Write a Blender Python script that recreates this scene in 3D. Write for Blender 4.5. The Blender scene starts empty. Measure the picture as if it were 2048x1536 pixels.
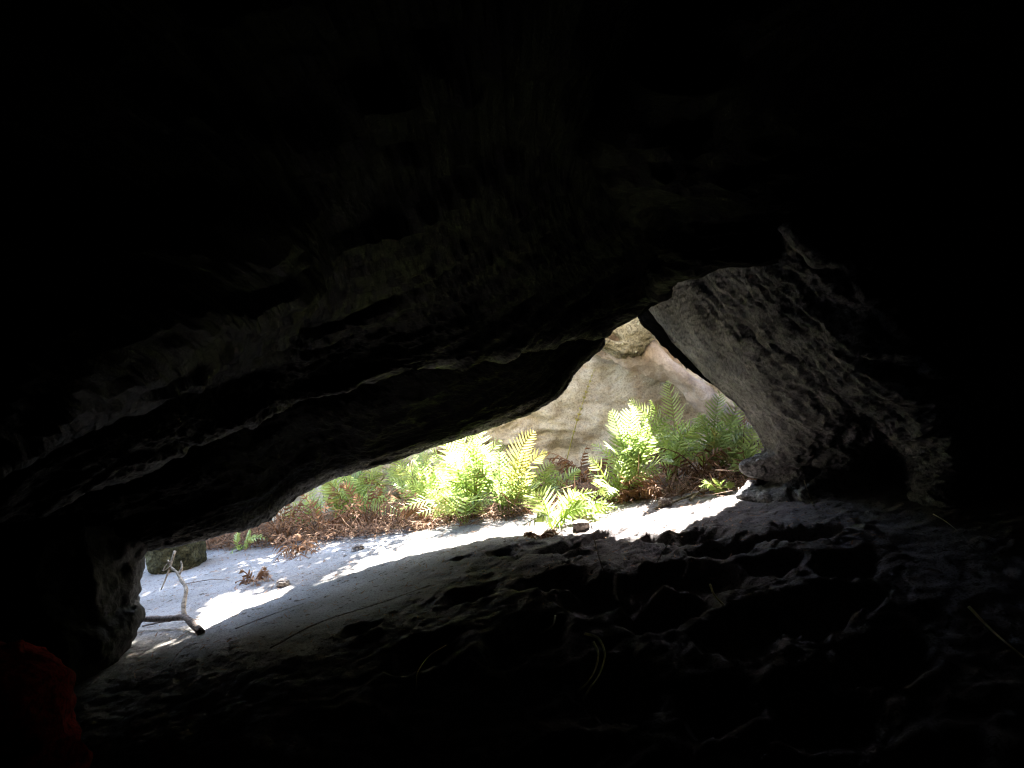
import bpy, math, random
import numpy as np
from mathutils import Vector

random.seed(7)
rng = np.random.default_rng(11)
sc = bpy.context.scene
COL = sc.collection

# ------------------------------------------------------------------ camera, sky, sun, exposure
H = 0.80                       # eye height above the z = 0 datum
F = 1422.0                     # focal length in pixels of the 2048 px wide frame
cam_d = bpy.data.cameras.new('camera')
cam_d.sensor_width = 36.0
cam_d.lens = 36.0 * F / 2048.0
cam_d.clip_start = 0.02
cam_d.clip_end = 400.0
cam = bpy.data.objects.new('camera', cam_d)
COL.objects.link(cam)
cam.location = (0, 0, H)
cam.rotation_euler = (math.radians(90), 0, 0)
sc.camera = cam

SUN = np.array([0.05, 0.66, 0.75]); SUN /= np.linalg.norm(SUN)
SUN_EL = math.asin(SUN[2]); SUN_AZ = math.atan2(SUN[0], SUN[1])
w = bpy.data.worlds.new('World'); sc.world = w; w.use_nodes = True
wn = w.node_tree.nodes; wl = w.node_tree.links
sky = wn.new('ShaderNodeTexSky'); sky.sky_type = 'NISHITA'; sky.sun_disc = False
sky.sun_elevation = SUN_EL; sky.sun_rotation = SUN_AZ
bg = wn['Background']; bg.inputs['Strength'].default_value = 0.12
wl.new(sky.outputs['Color'], bg.inputs['Color'])
sd = bpy.data.lights.new('sun', 'SUN'); sd.energy = 5.0; sd.angle = math.radians(0.5); sd.color = (1, 0.95, 0.87)
so = bpy.data.objects.new('sun', sd); COL.objects.link(so)
so.rotation_euler = Vector(-SUN).to_track_quat('-Z', 'Y').to_euler()
so.location = (0, 10, 12)

sc.view_settings.view_transform = 'Standard'
sc.view_settings.look = 'None'
sc.view_settings.gamma = 1.0
sc.view_settings.exposure = 4.35
sc.cycles.max_bounces = 8
sc.cycles.diffuse_bounces = 3
sc.cycles.use_denoising = True
sc.cycles.filter_width = 1.2
sc.cycles.sample_clamp_indirect = 4.0
sc.cycles.caustics_reflective = False
sc.cycles.caustics_refractive = False

# ------------------------------------------------------------------ helpers
def P(u, v, y):
    return np.array([(u - 1024) / F * y, y, H - (v - 768) / F * y])

def ground_plane(x, y):
    xs = 3.0 * np.tanh(np.asarray(x) / 3.0)
    return H - 0.70 + 0.20 * xs + 0 * np.asarray(y)

def G(u, v):
    a = (u - 1024) / F; c = (v - 768) / F
    y = 0.70 / (c + 0.2 * a)
    for _ in range(12):
        x = a * y
        y = (0.70 - 0.2 * 3 * math.tanh(x / 3)) / c
    return P(u, v, y)

def hash3(ix, iy, iz, seed):
    h = (ix * 374761393 + iy * 668265263 + iz * 2147483647 + seed * 1274126177) & 0xFFFFFFFF
    h = ((h ^ (h >> 13)) * 1274126177) & 0xFFFFFFFF
    h = ((h ^ (h >> 16)) * 2246822519) & 0xFFFFFFFF
    return (h ^ (h >> 15)) & 0xFFFFFFFF

def perlin(p, seed=0):
    p = np.asarray(p, float)
    i = np.floor(p).astype(np.int64); f = p - i
    s = f * f * f * (f * (f * 6 - 15) + 10)
    out = 0
    for dx in (0, 1):
        for dy in (0, 1):
            for dz in (0, 1):
                h = hash3(i[..., 0] + dx, i[..., 1] + dy, i[..., 2] + dz, seed)
                gx = (h & 1023) / 511.5 - 1; gy = ((h >> 10) & 1023) / 511.5 - 1; gz = ((h >> 20) & 1023) / 511.5 - 1
                d = gx * (f[..., 0] - dx) + gy * (f[..., 1] - dy) + gz * (f[..., 2] - dz)
                wgt = (s[..., 0] if dx else 1 - s[..., 0]) * (s[..., 1] if dy else 1 - s[..., 1]) * (s[..., 2] if dz else 1 - s[..., 2])
                out = out + wgt * d
    return out

def fbm(p, octaves=4, seed=0, gain=0.5):
    p = np.asarray(p, float); a = 1.0; o = 0
    for k in range(octaves):
        o = o + a * perlin(p * 2 ** k + 17.3 * k, seed + k); a *= gain
    return o

def ridged(p, octaves=4, seed=0, gain=0.5):
    p = np.asarray(p, float); a = 1.0; o = 0
    for k in range(octaves):
        o = o + a * (1 - 2.2 * np.abs(perlin(p * 2 ** k + 9.1 * k, seed + k))); a *= gain
    return o

def worley(p, seed=0):
    p = np.asarray(p, float)
    i = np.floor(p).astype(np.int64); best = np.full(p.shape[:-1], 9.0)
    for dx in (-1, 0, 1):
        for dy in (-1, 0, 1):
            for dz in (-1, 0, 1):
                c = i + np.array([dx, dy, dz])
                h = hash3(c[..., 0], c[..., 1], c[..., 2], seed)
                q = c + np.stack([(h & 1023) / 1023., ((h >> 10) & 1023) / 1023., ((h >> 20) & 1023) / 1023.], -1)
                best = np.minimum(best, ((q - p) ** 2).sum(-1))
    return np.sqrt(best)

def catmull(A, n):
    """resample axis 0 of A to n samples with Catmull-Rom"""
    A = np.asarray(A, float); m = len(A)
    t = np.linspace(0, m - 1, n); k = np.minimum(t.astype(int), m - 2); f = t - k
    E = np.concatenate([[2 * A[0] - A[1]], A, [2 * A[-1] - A[-2]]])
    p0, p1, p2, p3 = E[k], E[k + 1], E[k + 2], E[k + 3]
    f = f.reshape((-1,) + (1,) * (A.ndim - 1))
    return 0.5 * (2 * p1 + (p2 - p0) * f + (2 * p0 - 5 * p1 + 4 * p2 - p3) * f ** 2 + (3 * p1 - p0 - 3 * p2 + p3) * f ** 3)

def loft(rows, nr, nc):
    A = catmull(np.array(rows, float), nr)
    return catmull(A.transpose(1, 0, 2), nc).transpose(1, 0, 2)

def grid_normals(V):
    a = np.gradient(V, axis=0); b = np.gradient(V, axis=1)
    n = np.cross(a, b); l = np.linalg.norm(n, axis=-1, keepdims=True)
    return n / np.maximum(l, 1e-9)

def link(o, parent=None):
    COL.objects.link(o)
    if parent: o.parent = parent
    return o

def mesh_obj(name, verts, faces, mat, parent=None, smooth=True):
    me = bpy.data.meshes.new(name)
    me.from_pydata([tuple(v) for v in verts], [], [tuple(f) for f in faces])
    me.materials.append(mat)
    me.polygons.foreach_set('use_smooth', [smooth] * len(me.polygons))
    me.update()
    return link(bpy.data.objects.new(name, me), parent)

def grid_obj(name, V, mat, parent=None, flip=False, wrap=False):
    nr, nc, _ = V.shape
    idx = np.arange(nr * nc).reshape(nr, nc)
    if wrap: idx = np.concatenate([idx, idx[:, :1]], 1)
    q = np.stack([idx[:-1, :-1], idx[:-1, 1:], idx[1:, 1:], idx[1:, :-1]], -1).reshape(-1, 4)
    if flip: q = q[:, ::-1]
    me = bpy.data.meshes.new(name)
    me.vertices.add(nr * nc); me.vertices.foreach_set('co', V.reshape(-1).astype(np.float32))
    me.loops.add(q.size); me.loops.foreach_set('vertex_index', q.reshape(-1).astype(np.int32))
    me.polygons.add(len(q)); me.polygons.foreach_set('loop_start', np.arange(0, q.size, 4, dtype=np.int32))
    me.polygons.foreach_set('use_smooth', np.ones(len(q), bool))
    me.materials.append(mat); me.update(calc_edges=True); me.validate()
    return link(bpy.data.objects.new(name, me), parent)

def rebase(o, base):
    """put the object's origin at its base"""
    b = Vector([float(c) for c in base])
    o.data.transform(__import__('mathutils').Matrix.Translation(-b)); o.location = b
    return o

def tag(o, label=None, cat=None, group=None, kind=None):
    if label: o['label'] = label
    if cat: o['category'] = cat
    if group: o['group'] = group
    if kind: o['kind'] = kind
    return o

def empty(name, loc, label, cat, group=None):
    o = bpy.data.objects.new(name, None); o.empty_display_size = 0.1
    link(o); o.location = [float(c) for c in loc]
    return tag(o, label, cat, group)

class MB:
    def __init__(s): s.v = []; s.f = []
    def tube(s, pts, radii, k=6):
        pts = np.asarray(pts, float); n = len(pts); b = len(s.v)
        if np.isscalar(radii): radii = [radii] * n
        T = np.gradient(pts, axis=0); T /= np.maximum(np.linalg.norm(T, axis=1, keepdims=True), 1e-9)
        up = np.array([0.3, 0.2, 0.93])
        for i in range(n):
            a = np.cross(T[i], up); la = np.linalg.norm(a)
            a = a / la if la > 1e-3 else np.array([1., 0, 0])
            c = np.cross(T[i], a)
            for j in range(k):
                an = 2 * math.pi * j / k
                s.v.append(pts[i] + radii[i] * (math.cos(an) * a + math.sin(an) * c))
        for i in range(n - 1):
            for j in range(k):
                s.f.append((b + i * k + j, b + i * k + (j + 1) % k, b + (i + 1) * k + (j + 1) % k, b + (i + 1) * k + j))
        s.f.append(tuple(b + j for j in range(k))[::-1]); s.f.append(tuple(b + (n - 1) * k + j for j in range(k)))
    def strip(s, L, R):
        b = len(s.v); n = len(L)
        for l, r in zip(L, R): s.v.append(l); s.v.append(r)
        for i in range(n - 1): s.f.append((b + 2 * i, b + 2 * i + 1, b + 2 * i + 3, b + 2 * i + 2))
    def build(s, name, mat, parent=None, base=None):
        v = np.array(s.v)
        if base is not None: v = v - np.asarray(base)
        return mesh_obj(name, v, s.f, mat, parent)

# ------------------------------------------------------------------ materials
def new_mat(name):
    m = bpy.data.materials.new(name); m.use_nodes = True
    nt = m.node_tree
    return m, nt, nt.nodes['Principled BSDF'], nt.nodes, nt.links

def ramp(nodes, stops):
    r = nodes.new('ShaderNodeValToRGB'); e = r.color_ramp.elements
    e[0].position, e[0].color = stops[0][0], (*stops[0][1], 1)
    e[1].position, e[1].color = stops[-1][0], (*stops[-1][1], 1)
    for p, c in stops[1:-1]:
        n = e.new(p); n.color = (*c, 1)
    return r

def rock_mat(name, stops, scale=3.0, stretch=(1, 1, 1), rough=0.8, bump=0.5, bdist=0.03, bscale=30, spec=0.4, spots=None, pits=0.0, streak=None, grain=1.0, cracks=None):
    m, nt, b, N, L = new_mat(name)
    tc = N.new('ShaderNodeTexCoord'); mp = N.new('ShaderNodeMapping'); mp.inputs['Scale'].default_value = stretch
    L.new(tc.outputs['Object'], mp.inputs['Vector'])
    n1 = N.new('ShaderNodeTexNoise'); n1.inputs['Scale'].default_value = scale; n1.inputs['Detail'].default_value = 9; n1.inputs['Roughness'].default_value = 0.62
    L.new(mp.outputs['Vector'], n1.inputs['Vector'])
    r = ramp(N, stops); L.new(n1.outputs['Fac'], r.inputs['Fac'])
    col = r.outputs['Color']
    if streak:
        ns = N.new('ShaderNodeTexNoise'); ns.inputs['Scale'].default_value = streak[0]; ns.inputs['Detail'].default_value = 6
        ms = N.new('ShaderNodeMapping'); ms.inputs['Scale'].default_value = streak[1]
        L.new(tc.outputs['Object'], ms.inputs['Vector']); L.new(ms.outputs['Vector'], ns.inputs['Vector'])
        rs = ramp(N, [(0.45, (0, 0, 0)), (0.68, (1, 1, 1))]); L.new(ns.outputs['Fac'], rs.inputs['Fac'])
        mx = N.new('ShaderNodeMix'); mx.data_type = 'RGBA'
        L.new(rs.outputs['Color'], mx.inputs['Factor']); L.new(col, mx.inputs['A']); mx.inputs['B'].default_value = (*streak[2], 1)
        col = mx.outputs['Result']
    if spots:
        ns = N.new('ShaderNodeTexNoise'); ns.inputs['Scale'].default_value = spots[0]; ns.inputs['Detail'].default_value = 4
        L.new(tc.outputs['Object'], ns.inputs['Vector'])
        rs = ramp(N, [(spots[1], (0, 0, 0)), (spots[1] + 0.05, (1, 1, 1))]); L.new(ns.outputs['Fac'], rs.inputs['Fac'])
        mx = N.new('ShaderNodeMix'); mx.data_type = 'RGBA'
        L.new(rs.outputs['Color'], mx.inputs['Factor']); L.new(col, mx.inputs['A']); mx.inputs['B'].default_value = (*spots[2], 1)
        col = mx.outputs['Result']
    for gs, lo, hi, dk in ((75, .36, .52, 1 - .55 * grain), (190, .38, .55, 1 - .4 * grain)):
        ng = N.new('ShaderNodeTexNoise'); ng.inputs['Scale'].default_value = gs; ng.inputs['Detail'].default_value = 4; L.new(tc.outputs['Object'], ng.inputs['Vector'])
        rg = ramp(N, [(lo, (dk, dk, dk)), (hi, (1, 1, 1))]); L.new(ng.outputs['Fac'], rg.inputs['Fac'])
        mx = N.new('ShaderNodeMix'); mx.data_type = 'RGBA'; mx.blend_type = 'MULTIPLY'; mx.inputs['Factor'].default_value = 1.0
        L.new(col, mx.inputs['A']); L.new(rg.outputs['Color'], mx.inputs['B']); col = mx.outputs['Result']
    if cracks:
        mc = N.new('ShaderNodeMapping'); mc.inputs['Scale'].default_value = cracks[1]; L.new(tc.outputs['Object'], mc.inputs['Vector'])
        nc_ = N.new('ShaderNodeTexNoise'); nc_.inputs['Scale'].default_value = cracks[0]; nc_.inputs['Detail'].default_value = 2.5; nc_.inputs['Roughness'].default_value = .4; L.new(mc.outputs['Vector'], nc_.inputs['Vector'])
        rc = ramp(N, [(.492, (1, 1, 1)), (.499, (.40, .33, .25)), (.502, (.40, .33, .25)), (.508, (1, 1, 1))]); L.new(nc_.outputs['Fac'], rc.inputs['Fac'])
        nm = N.new('ShaderNodeTexNoise'); nm.inputs['Scale'].default_value = 1.7; L.new(tc.outputs['Object'], nm.inputs['Vector'])
        rm = ramp(N, [(.48, (0, 0, 0)), (.58, (1, 1, 1))]); L.new(nm.outputs['Fac'], rm.inputs['Fac'])
        mx = N.new('ShaderNodeMix'); mx.data_type = 'RGBA'; mx.blend_type = 'MULTIPLY'
        L.new(rm.outputs['Color'], mx.inputs['Factor']); L.new(col, mx.inputs['A']); L.new(rc.outputs['Color'], mx.inputs['B']); col = mx.outputs['Result']
    L.new(col, b.inputs['Base Color'])
    b.inputs['Roughness'].default_value = rough; b.inputs['Specular IOR Level'].default_value = spec
    n2 = N.new('ShaderNodeTexNoise'); n2.inputs['Scale'].default_value = bscale; n2.inputs['Detail'].default_value = 8; n2.inputs['Roughness'].default_value = 0.7
    L.new(mp.outputs['Vector'], n2.inputs['Vector'])
    h = n2.outputs['Fac']
    if pits:
        vo = N.new('ShaderNodeTexVoronoi'); vo.inputs['Scale'].default_value = bscale * 1.3; L.new(mp.outputs['Vector'], vo.inputs['Vector'])
        mm = N.new('ShaderNodeMath'); mm.operation = 'MULTIPLY_ADD'; mm.inputs[1].default_value = pits
        L.new(vo.outputs['Distance'], mm.inputs[0]); L.new(n2.outputs['Fac'], mm.inputs[2]); h = mm.outputs[0]
    bp = N.new('ShaderNodeBump'); bp.inputs['Strength'].default_value = bump; bp.inputs['Distance'].default_value = bdist
    L.new(h, bp.inputs['Height']); L.new(bp.outputs['Normal'], b.inputs['Normal'])
    return m

M = {}
M['roof'] = rock_mat('black_rock', [(0.3, (0.0003, 0.0003, 0.0003)), (0.72, (0.0012, 0.00115, 0.0012))], 6, rough=0.5, bump=1.0, bdist=0.02, bscale=110, spec=0.008)
M['lip'] = rock_mat('black_rock_rim_light', [(0.3, (0.0003, 0.0003, 0.0003)), (0.72, (0.0012, 0.00115, 0.0012))], 6, rough=0.42, bump=1.0, bdist=0.03, bscale=110, spec=0.02)
nt = M['lip'].node_tree; pb = nt.nodes['Principled BSDF']; at_ = nt.nodes.new('ShaderNodeAttribute'); at_.attribute_name = 'rim_light'
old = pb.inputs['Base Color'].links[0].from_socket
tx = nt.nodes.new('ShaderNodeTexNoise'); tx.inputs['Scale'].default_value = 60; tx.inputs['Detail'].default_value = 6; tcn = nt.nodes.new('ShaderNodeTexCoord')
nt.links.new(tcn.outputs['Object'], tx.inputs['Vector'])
wr = ramp(nt.nodes, [(0.42, (0.006, 0.006, 0.006)), (0.64, (0.32, 0.31, 0.31))]); nt.links.new(tx.outputs['Fac'], wr.inputs['Fac'])  # paler speckle painted in where the lip and ridge look lit
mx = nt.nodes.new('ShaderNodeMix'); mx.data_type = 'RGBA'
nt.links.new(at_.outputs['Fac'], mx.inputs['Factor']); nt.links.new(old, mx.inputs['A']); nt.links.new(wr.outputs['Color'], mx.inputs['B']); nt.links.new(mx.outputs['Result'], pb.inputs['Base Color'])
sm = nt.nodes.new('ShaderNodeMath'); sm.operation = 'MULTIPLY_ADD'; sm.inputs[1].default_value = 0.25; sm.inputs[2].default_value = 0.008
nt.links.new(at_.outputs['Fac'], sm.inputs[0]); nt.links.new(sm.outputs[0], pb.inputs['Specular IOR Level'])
M['cavewall'] = rock_mat('grey_sandstone', [(0.25, (0.048, 0.046, 0.048)), (0.5, (0.16, 0.157, 0.162)), (0.75, (0.36, 0.35, 0.36))], 5, (1, .6, 1), rough=0.85, bump=0.8, bdist=0.025, bscale=38, spec=0.3, pits=0.6)
M['cliff'] = rock_mat('tan_sandstone', [(0.25, (0.28, 0.24, 0.18)), (0.5, (0.52, 0.47, 0.37)), (0.78, (0.72, 0.67, 0.56))], 2.2, (1, 1, 1.5), rough=0.9, bump=0.5, bdist=0.02, bscale=22, spec=0.2,
                      spots=(26, 0.66, (0.55, 0.52, 0.42)), streak=(3.0, (1.6, 1, .35), (0.34, 0.255, 0.17)), grain=.6)
M['pink'] = rock_mat('pinkish_sandstone', [(0.25, (0.22, 0.16, 0.12)), (0.5, (0.42, 0.34, 0.27)), (0.78, (0.62, 0.54, 0.46))], 5, grain=.4, rough=0.95, bump=1.0, bdist=0.02, bscale=25, spec=0.2)
M['olive'] = rock_mat('lichened_sandstone', [(0.25, (0.09, 0.08, 0.05)), (0.5, (0.24, 0.21, 0.14)), (0.78, (0.40, 0.36, 0.26))], 6, rough=0.95, bump=0.9, bdist=0.02, bscale=25, spec=0.2, spots=(30, 0.63, (0.5, 0.5, 0.36)))
M['mossy'] = rock_mat('mossy_dark_rock', [(0.3, (0.03, 0.03, 0.015)), (0.7, (0.13, 0.12, 0.065))], 12, rough=0.95, bump=0.9, bdist=0.02, bscale=40, spec=0.1)
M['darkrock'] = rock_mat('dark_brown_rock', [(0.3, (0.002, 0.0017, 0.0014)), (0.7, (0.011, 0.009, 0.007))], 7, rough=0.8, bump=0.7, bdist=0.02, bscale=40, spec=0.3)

def sand_mat():
    m, nt, b, N, L = new_mat('pale_sand')
    tc = N.new('ShaderNodeTexCoord')
    n1 = N.new('ShaderNodeTexNoise'); n1.inputs['Scale'].default_value = 3; n1.inputs['Detail'].default_value = 8
    n2 = N.new('ShaderNodeTexNoise'); n2.inputs['Scale'].default_value = 160; n2.inputs['Detail'].default_value = 3
    n3 = N.new('ShaderNodeTexNoise'); n3.inputs['Scale'].default_value = 34; n3.inputs['Detail'].default_value = 4
    for n in (n1, n2, n3): L.new(tc.outputs['Object'], n.inputs['Vector'])
    r = ramp(N, [(0.3, (0.19, 0.178, 0.165)), (0.7, (0.31, 0.298, 0.285))]); L.new(n1.outputs['Fac'], r.inputs['Fac'])
    r2 = ramp(N, [(0.38, (0.55, 0.52, 0.5)), (0.5, (1, 1, 1))]); L.new(n2.outputs['Fac'], r2.inputs['Fac'])
    r3 = ramp(N, [(0.615, (1, 1, 1)), (0.665, (0.30, 0.24, 0.19))]); L.new(n3.outputs['Fac'], r3.inputs['Fac'])
    c = r.outputs['Color']
    for rr in (r2, r3):
        mx = N.new('ShaderNodeMix'); mx.data_type = 'RGBA'; mx.blend_type = 'MULTIPLY'; mx.inputs['Factor'].default_value = 0.9
        L.new(c, mx.inputs['A']); L.new(rr.outputs['Color'], mx.inputs['B']); c = mx.outputs['Result']
    at = N.new('ShaderNodeAttribute'); at.attribute_name = 'darkened'
    mx = N.new('ShaderNodeMix'); mx.data_type = 'RGBA'; mx.blend_type = 'MULTIPLY'; mx.inputs['B'].default_value = (0.52, 0.50, 0.54, 1)  # multiplies the trodden and near sand to a darker tone
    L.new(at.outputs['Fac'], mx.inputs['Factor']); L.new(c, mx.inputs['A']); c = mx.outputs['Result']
    at = N.new('ShaderNodeAttribute'); at.attribute_name = 'humus'
    mx = N.new('ShaderNodeMix'); mx.data_type = 'RGBA'; mx.inputs['B'].default_value = (0.09, 0.06, 0.04, 1)
    L.new(at.outputs['Fac'], mx.inputs['Factor']); L.new(c, mx.inputs['A']); c = mx.outputs['Result']
    L.new(c, b.inputs['Base Color']); b.inputs['Roughness'].default_value = 0.95; b.inputs['Specular IOR Level'].default_value = 0.15
    n4 = N.new('ShaderNodeTexNoise'); n4.inputs['Scale'].default_value = 70; n4.inputs['Detail'].default_value = 7; n4.inputs['Roughness'].default_value = 0.75
    L.new(tc.outputs['Object'], n4.inputs['Vector'])
    bp = N.new('ShaderNodeBump'); bp.inputs['Strength'].default_value = 0.6; bp.inputs['Distance'].default_value = 0.012
    L.new(n4.outputs['Fac'], bp.inputs['Height']); L.new(bp.outputs['Normal'], b.inputs['Normal'])
    return m
M['sand'] = sand_mat()

def leaf_mat(name, c1, c2, trans=0.35, rough=0.35, spec=0.5):
    m, nt, b, N, L = new_mat(name)
    oi = N.new('ShaderNodeObjectInfo'); tc = N.new('ShaderNodeTexCoord')
    n = N.new('ShaderNodeTexNoise'); n.inputs['Scale'].default_value = 14; L.new(tc.outputs['Object'], n.inputs['Vector'])
    ad = N.new('ShaderNodeMath'); ad.operation = 'MULTIPLY_ADD'; ad.inputs[1].default_value = 0.55
    L.new(oi.outputs['Random'], ad.inputs[0])
    mu = N.new('ShaderNodeMath'); mu.operation = 'MULTIPLY'; mu.inputs[1].default_value = 0.5; L.new(n.outputs['Fac'], mu.inputs[0])
    L.new(mu.outputs[0], ad.inputs[2])
    r = ramp(N, [(0.1, c1), (0.9, c2)]); L.new(ad.outputs[0], r.inputs['Fac'])
    L.new(r.outputs['Color'], b.inputs['Base Color']); b.inputs['Roughness'].default_value = rough; b.inputs['Specular IOR Level'].default_value = spec
    t = N.new('ShaderNodeBsdfTranslucent')
    hs = N.new('ShaderNodeHueSaturation'); hs.inputs['Value'].default_value = 1.8; hs.inputs['Saturation'].default_value = 0.85
    L.new(r.outputs['Color'], hs.inputs['Color']); L.new(hs.outputs['Color'], t.inputs['Color'])
    mix = N.new('ShaderNodeMixShader'); mix.inputs['Fac'].default_value = trans
    L.new(b.outputs['BSDF'], mix.inputs[1]); L.new(t.outputs['BSDF'], mix.inputs[2])
    L.new(mix.outputs['Shader'], N['Material Output'].inputs['Surface'])
    return m
M['fern'] = leaf_mat('fern_green', (0.085, 0.155, 0.022), (0.42, 0.50, 0.13), .45)
M['deadfern'] = leaf_mat('fern_brown', (0.10, 0.045, 0.022), (0.30, 0.16, 0.08), 0.15, 0.7, 0.2)
M['yellowfern'] = leaf_mat('fern_yellow', (0.20, 0.20, 0.03), (0.34, 0.30, 0.05), 0.3)
M['shade_shrub'] = leaf_mat('shrub_leaf', (0.03, 0.07, 0.015), (0.08, 0.13, 0.03))
M['litter'] = leaf_mat('dry_litter', (0.09, 0.045, 0.022), (0.24, 0.13, 0.07), 0.05, 0.8, 0.2)
M['wood'] = rock_mat('weathered_wood', [(0.3, (0.22, 0.17, 0.12)), (0.7, (0.46, 0.38, 0.28))], 12, (1, 4, 4), rough=0.8, bump=0.5, bdist=0.005, bscale=60, spec=0.2)
M['bark'] = rock_mat('dark_bark', [(0.3, (0.16, 0.125, 0.11)), (0.7, (0.34, 0.27, 0.23))], 14, (1, 4, 4), rough=0.85, bump=0.6, bdist=0.006, bscale=60, spec=0.2)
M['straw'] = rock_mat('pale_straw', [(0.3, (0.78, 0.72, 0.5)), (0.7, (0.92, 0.89, 0.7))], 20, rough=0.6, bump=0.1, spec=0.4)
nt = M['straw'].node_tree; tr = nt.nodes.new('ShaderNodeBsdfTranslucent'); tr.inputs['Color'].default_value = (.85, .82, .6, 1); ms_ = nt.nodes.new('ShaderNodeMixShader')
nt.links.new(nt.nodes['Principled BSDF'].outputs['BSDF'], ms_.inputs[1]); nt.links.new(tr.outputs['BSDF'], ms_.inputs[2]); nt.links.new(ms_.outputs['Shader'], nt.nodes['Material Output'].inputs['Surface'])
M['stone'] = rock_mat('pale_stone', [(0.3, (0.32, 0.26, 0.22)), (0.7, (0.52, 0.45, 0.39))], 14, rough=0.85, bump=0.5, bdist=0.01, bscale=60, spec=0.2)
M['red'] = rock_mat('red_cloth', [(0.3, (0.16, 0.012, 0.014)), (0.7, (0.25, 0.02, 0.024))], 8, rough=1.0, bump=0.5, bdist=0.002, bscale=160, spec=0.02)
M['hem'] = rock_mat('dark_red_hem', [(0.3, (0.2, 0.01, 0.012)), (0.7, (0.3, 0.015, 0.02))], 8, rough=0.7, bump=0.2, bdist=0.002, bscale=250, spec=0.3)

# ------------------------------------------------------------------ ground: one sheet of sand
def axis(breaks):
    out = []
    for a, b, s in breaks: out += list(np.arange(a, b, s))
    return np.array(out + [breaks[-1][1]])
gx = axis([(-40, -4, 3.0), (-4, -2.4, .08), (-2.4, 2.2, .0115), (2.2, 4, .08), (4, 40, 3.0)])
gy = axis([(-30, -1.5, 2.0), (-1.5, .8, .06), (.8, 3.5, .0105), (3.5, 5.6, .03), (5.6, 8, .15), (8, 60, 3.0)])
X, Y = np.meshgrid(gx, gy)
Z = ground_plane(X, Y)
pits_ = []
r2 = np.random.default_rng(5)
for (u, v, r) in [(1130, 1100, .13), (1215, 1080, .13), (1300, 1085, .12), (1390, 1080, .13), (1450, 1100, .12), (1290, 1150, .14), (1110, 1165, .17), (1010, 1110, .10),
                  (1420, 1145, .14), (1200, 1180, .18), (1330, 1190, .18), (1540, 1120, .14), (1620, 1070, .13), (1640, 1170, .16), (1500, 1200, .18), (1700, 1110, .14),
                  (940, 1190, .13), (1050, 1250, .16), (1240, 1290, .16), (1430, 1290, .16), (1650, 1280, .16), (1760, 1220, .16), (850, 1290, .14), (1100, 1400, .14), (1350, 1400, .14), (1600, 1400, .14), (920, 1120, .07), (730, 1255, .08)]:
    g = G(u, v); pits_.append((g[0], g[1], r * r2.uniform(.8, 1.05), r2.uniform(.55, .9), r2.uniform(-.7, .7)))
# rough trodden area mask: right of a diagonal, smooth pale sand to the left
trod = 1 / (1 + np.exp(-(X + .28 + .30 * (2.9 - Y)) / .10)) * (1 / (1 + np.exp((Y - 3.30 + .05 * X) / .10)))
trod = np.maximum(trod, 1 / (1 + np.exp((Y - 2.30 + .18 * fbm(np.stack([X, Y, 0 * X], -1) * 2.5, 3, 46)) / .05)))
D = np.zeros_like(Z); DP = D.copy(); DR = D.copy()
wp = np.stack([X, Y, 0 * X], -1)
wob = fbm(wp * 6, 4, 3, .65) * .075
for (px, py, r, asp, ang) in pits_:
    dx, dy = X - px, Y - py
    a = (dx * math.cos(ang) + dy * math.sin(ang)); b_ = (-dx * math.sin(ang) + dy * math.cos(ang)) / asp
    q = (np.sqrt(a * a + b_ * b_) + wob) / r
    DP = np.minimum(DP, -.060 * (r / .14) * np.exp(-(q / .78) ** 4)); DR = np.maximum(DR, .012 * (r / .14) * np.exp(-((q - 1.12) / .30) ** 2))
D += DP + DR * (DP > -.03)
D += trod * (.020 * fbm(wp * 3.4, 3, 21) + .011 * ridged(wp * 6.5, 3, 31) * (.5 + fbm(wp * 2, 2, 8)) + (.0125 - .006 * np.clip((X - .8) / .5, 0, 1)) * fbm(wp * 15, 5, 33, .68))
clod = np.clip(fbm(wp * 2.6, 2, 44) * 2 + .35, 0, 1)
D += trod * clod * (.045 * np.clip(.42 - worley(wp * 15, 4), 0, 1) + .022 * np.clip(.5 - worley(wp * 34, 5), 0, 1))
crest = 2.17 - .10 * np.exp(-((X + .55) / .35) ** 2) + .05 * np.sin(X * 2.1 + .6) + .10 * fbm(wp * 1.6, 3, 47)
D -= .27 * np.minimum(np.log1p(np.exp((crest - Y) / .12)) * .12, 1.2)
D += .010 * fbm(wp * 2.2, 4, 51) + .0045 * fbm(wp * 24, 4, 61, .6)
fade = (np.abs(X) < 4) & (Y < 7)
Z = Z + D * fade
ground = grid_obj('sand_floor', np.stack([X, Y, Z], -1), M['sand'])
tag(ground, kind='structure')
at_ = ground.data.attributes.new('darkened', 'FLOAT', 'POINT'); at_.data.foreach_set('value', np.clip(trod * 1.0 + .35 * fbm(wp * 5, 3, 48) * trod, 0, 1).reshape(-1).astype(np.float32))

def bank_edge(x): return np.interp(x, [-2.6, -1.6, -.8, 0, .6, 1.2], [4.75, 4.3, 4.0, 3.65, 3.5, 3.2])
hum = np.clip((Y - bank_edge(X) - .06 + .5 * fbm(wp * 3, 3, 49)) / .16, 0, 1)
ground.data.attributes.new('humus', 'FLOAT', 'POINT').data.foreach_set('value', hum.reshape(-1).astype(np.float32))

def ground_z(x, y):
    i = np.clip(np.searchsorted(gy, y), 0, len(gy) - 1); j = np.clip(np.searchsorted(gx, x), 0, len(gx) - 1)
    return float(Z[i, j])
def onground(u, v, lift=0.0):
    for y in np.arange(.9, 9, .006):          # first point of the sand seen along this line of sight
        p = P(u, v, y)
        if p[2] < ground_z(p[0], p[1]): break
    p[2] = ground_z(p[0], p[1]) + lift
    return p

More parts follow.
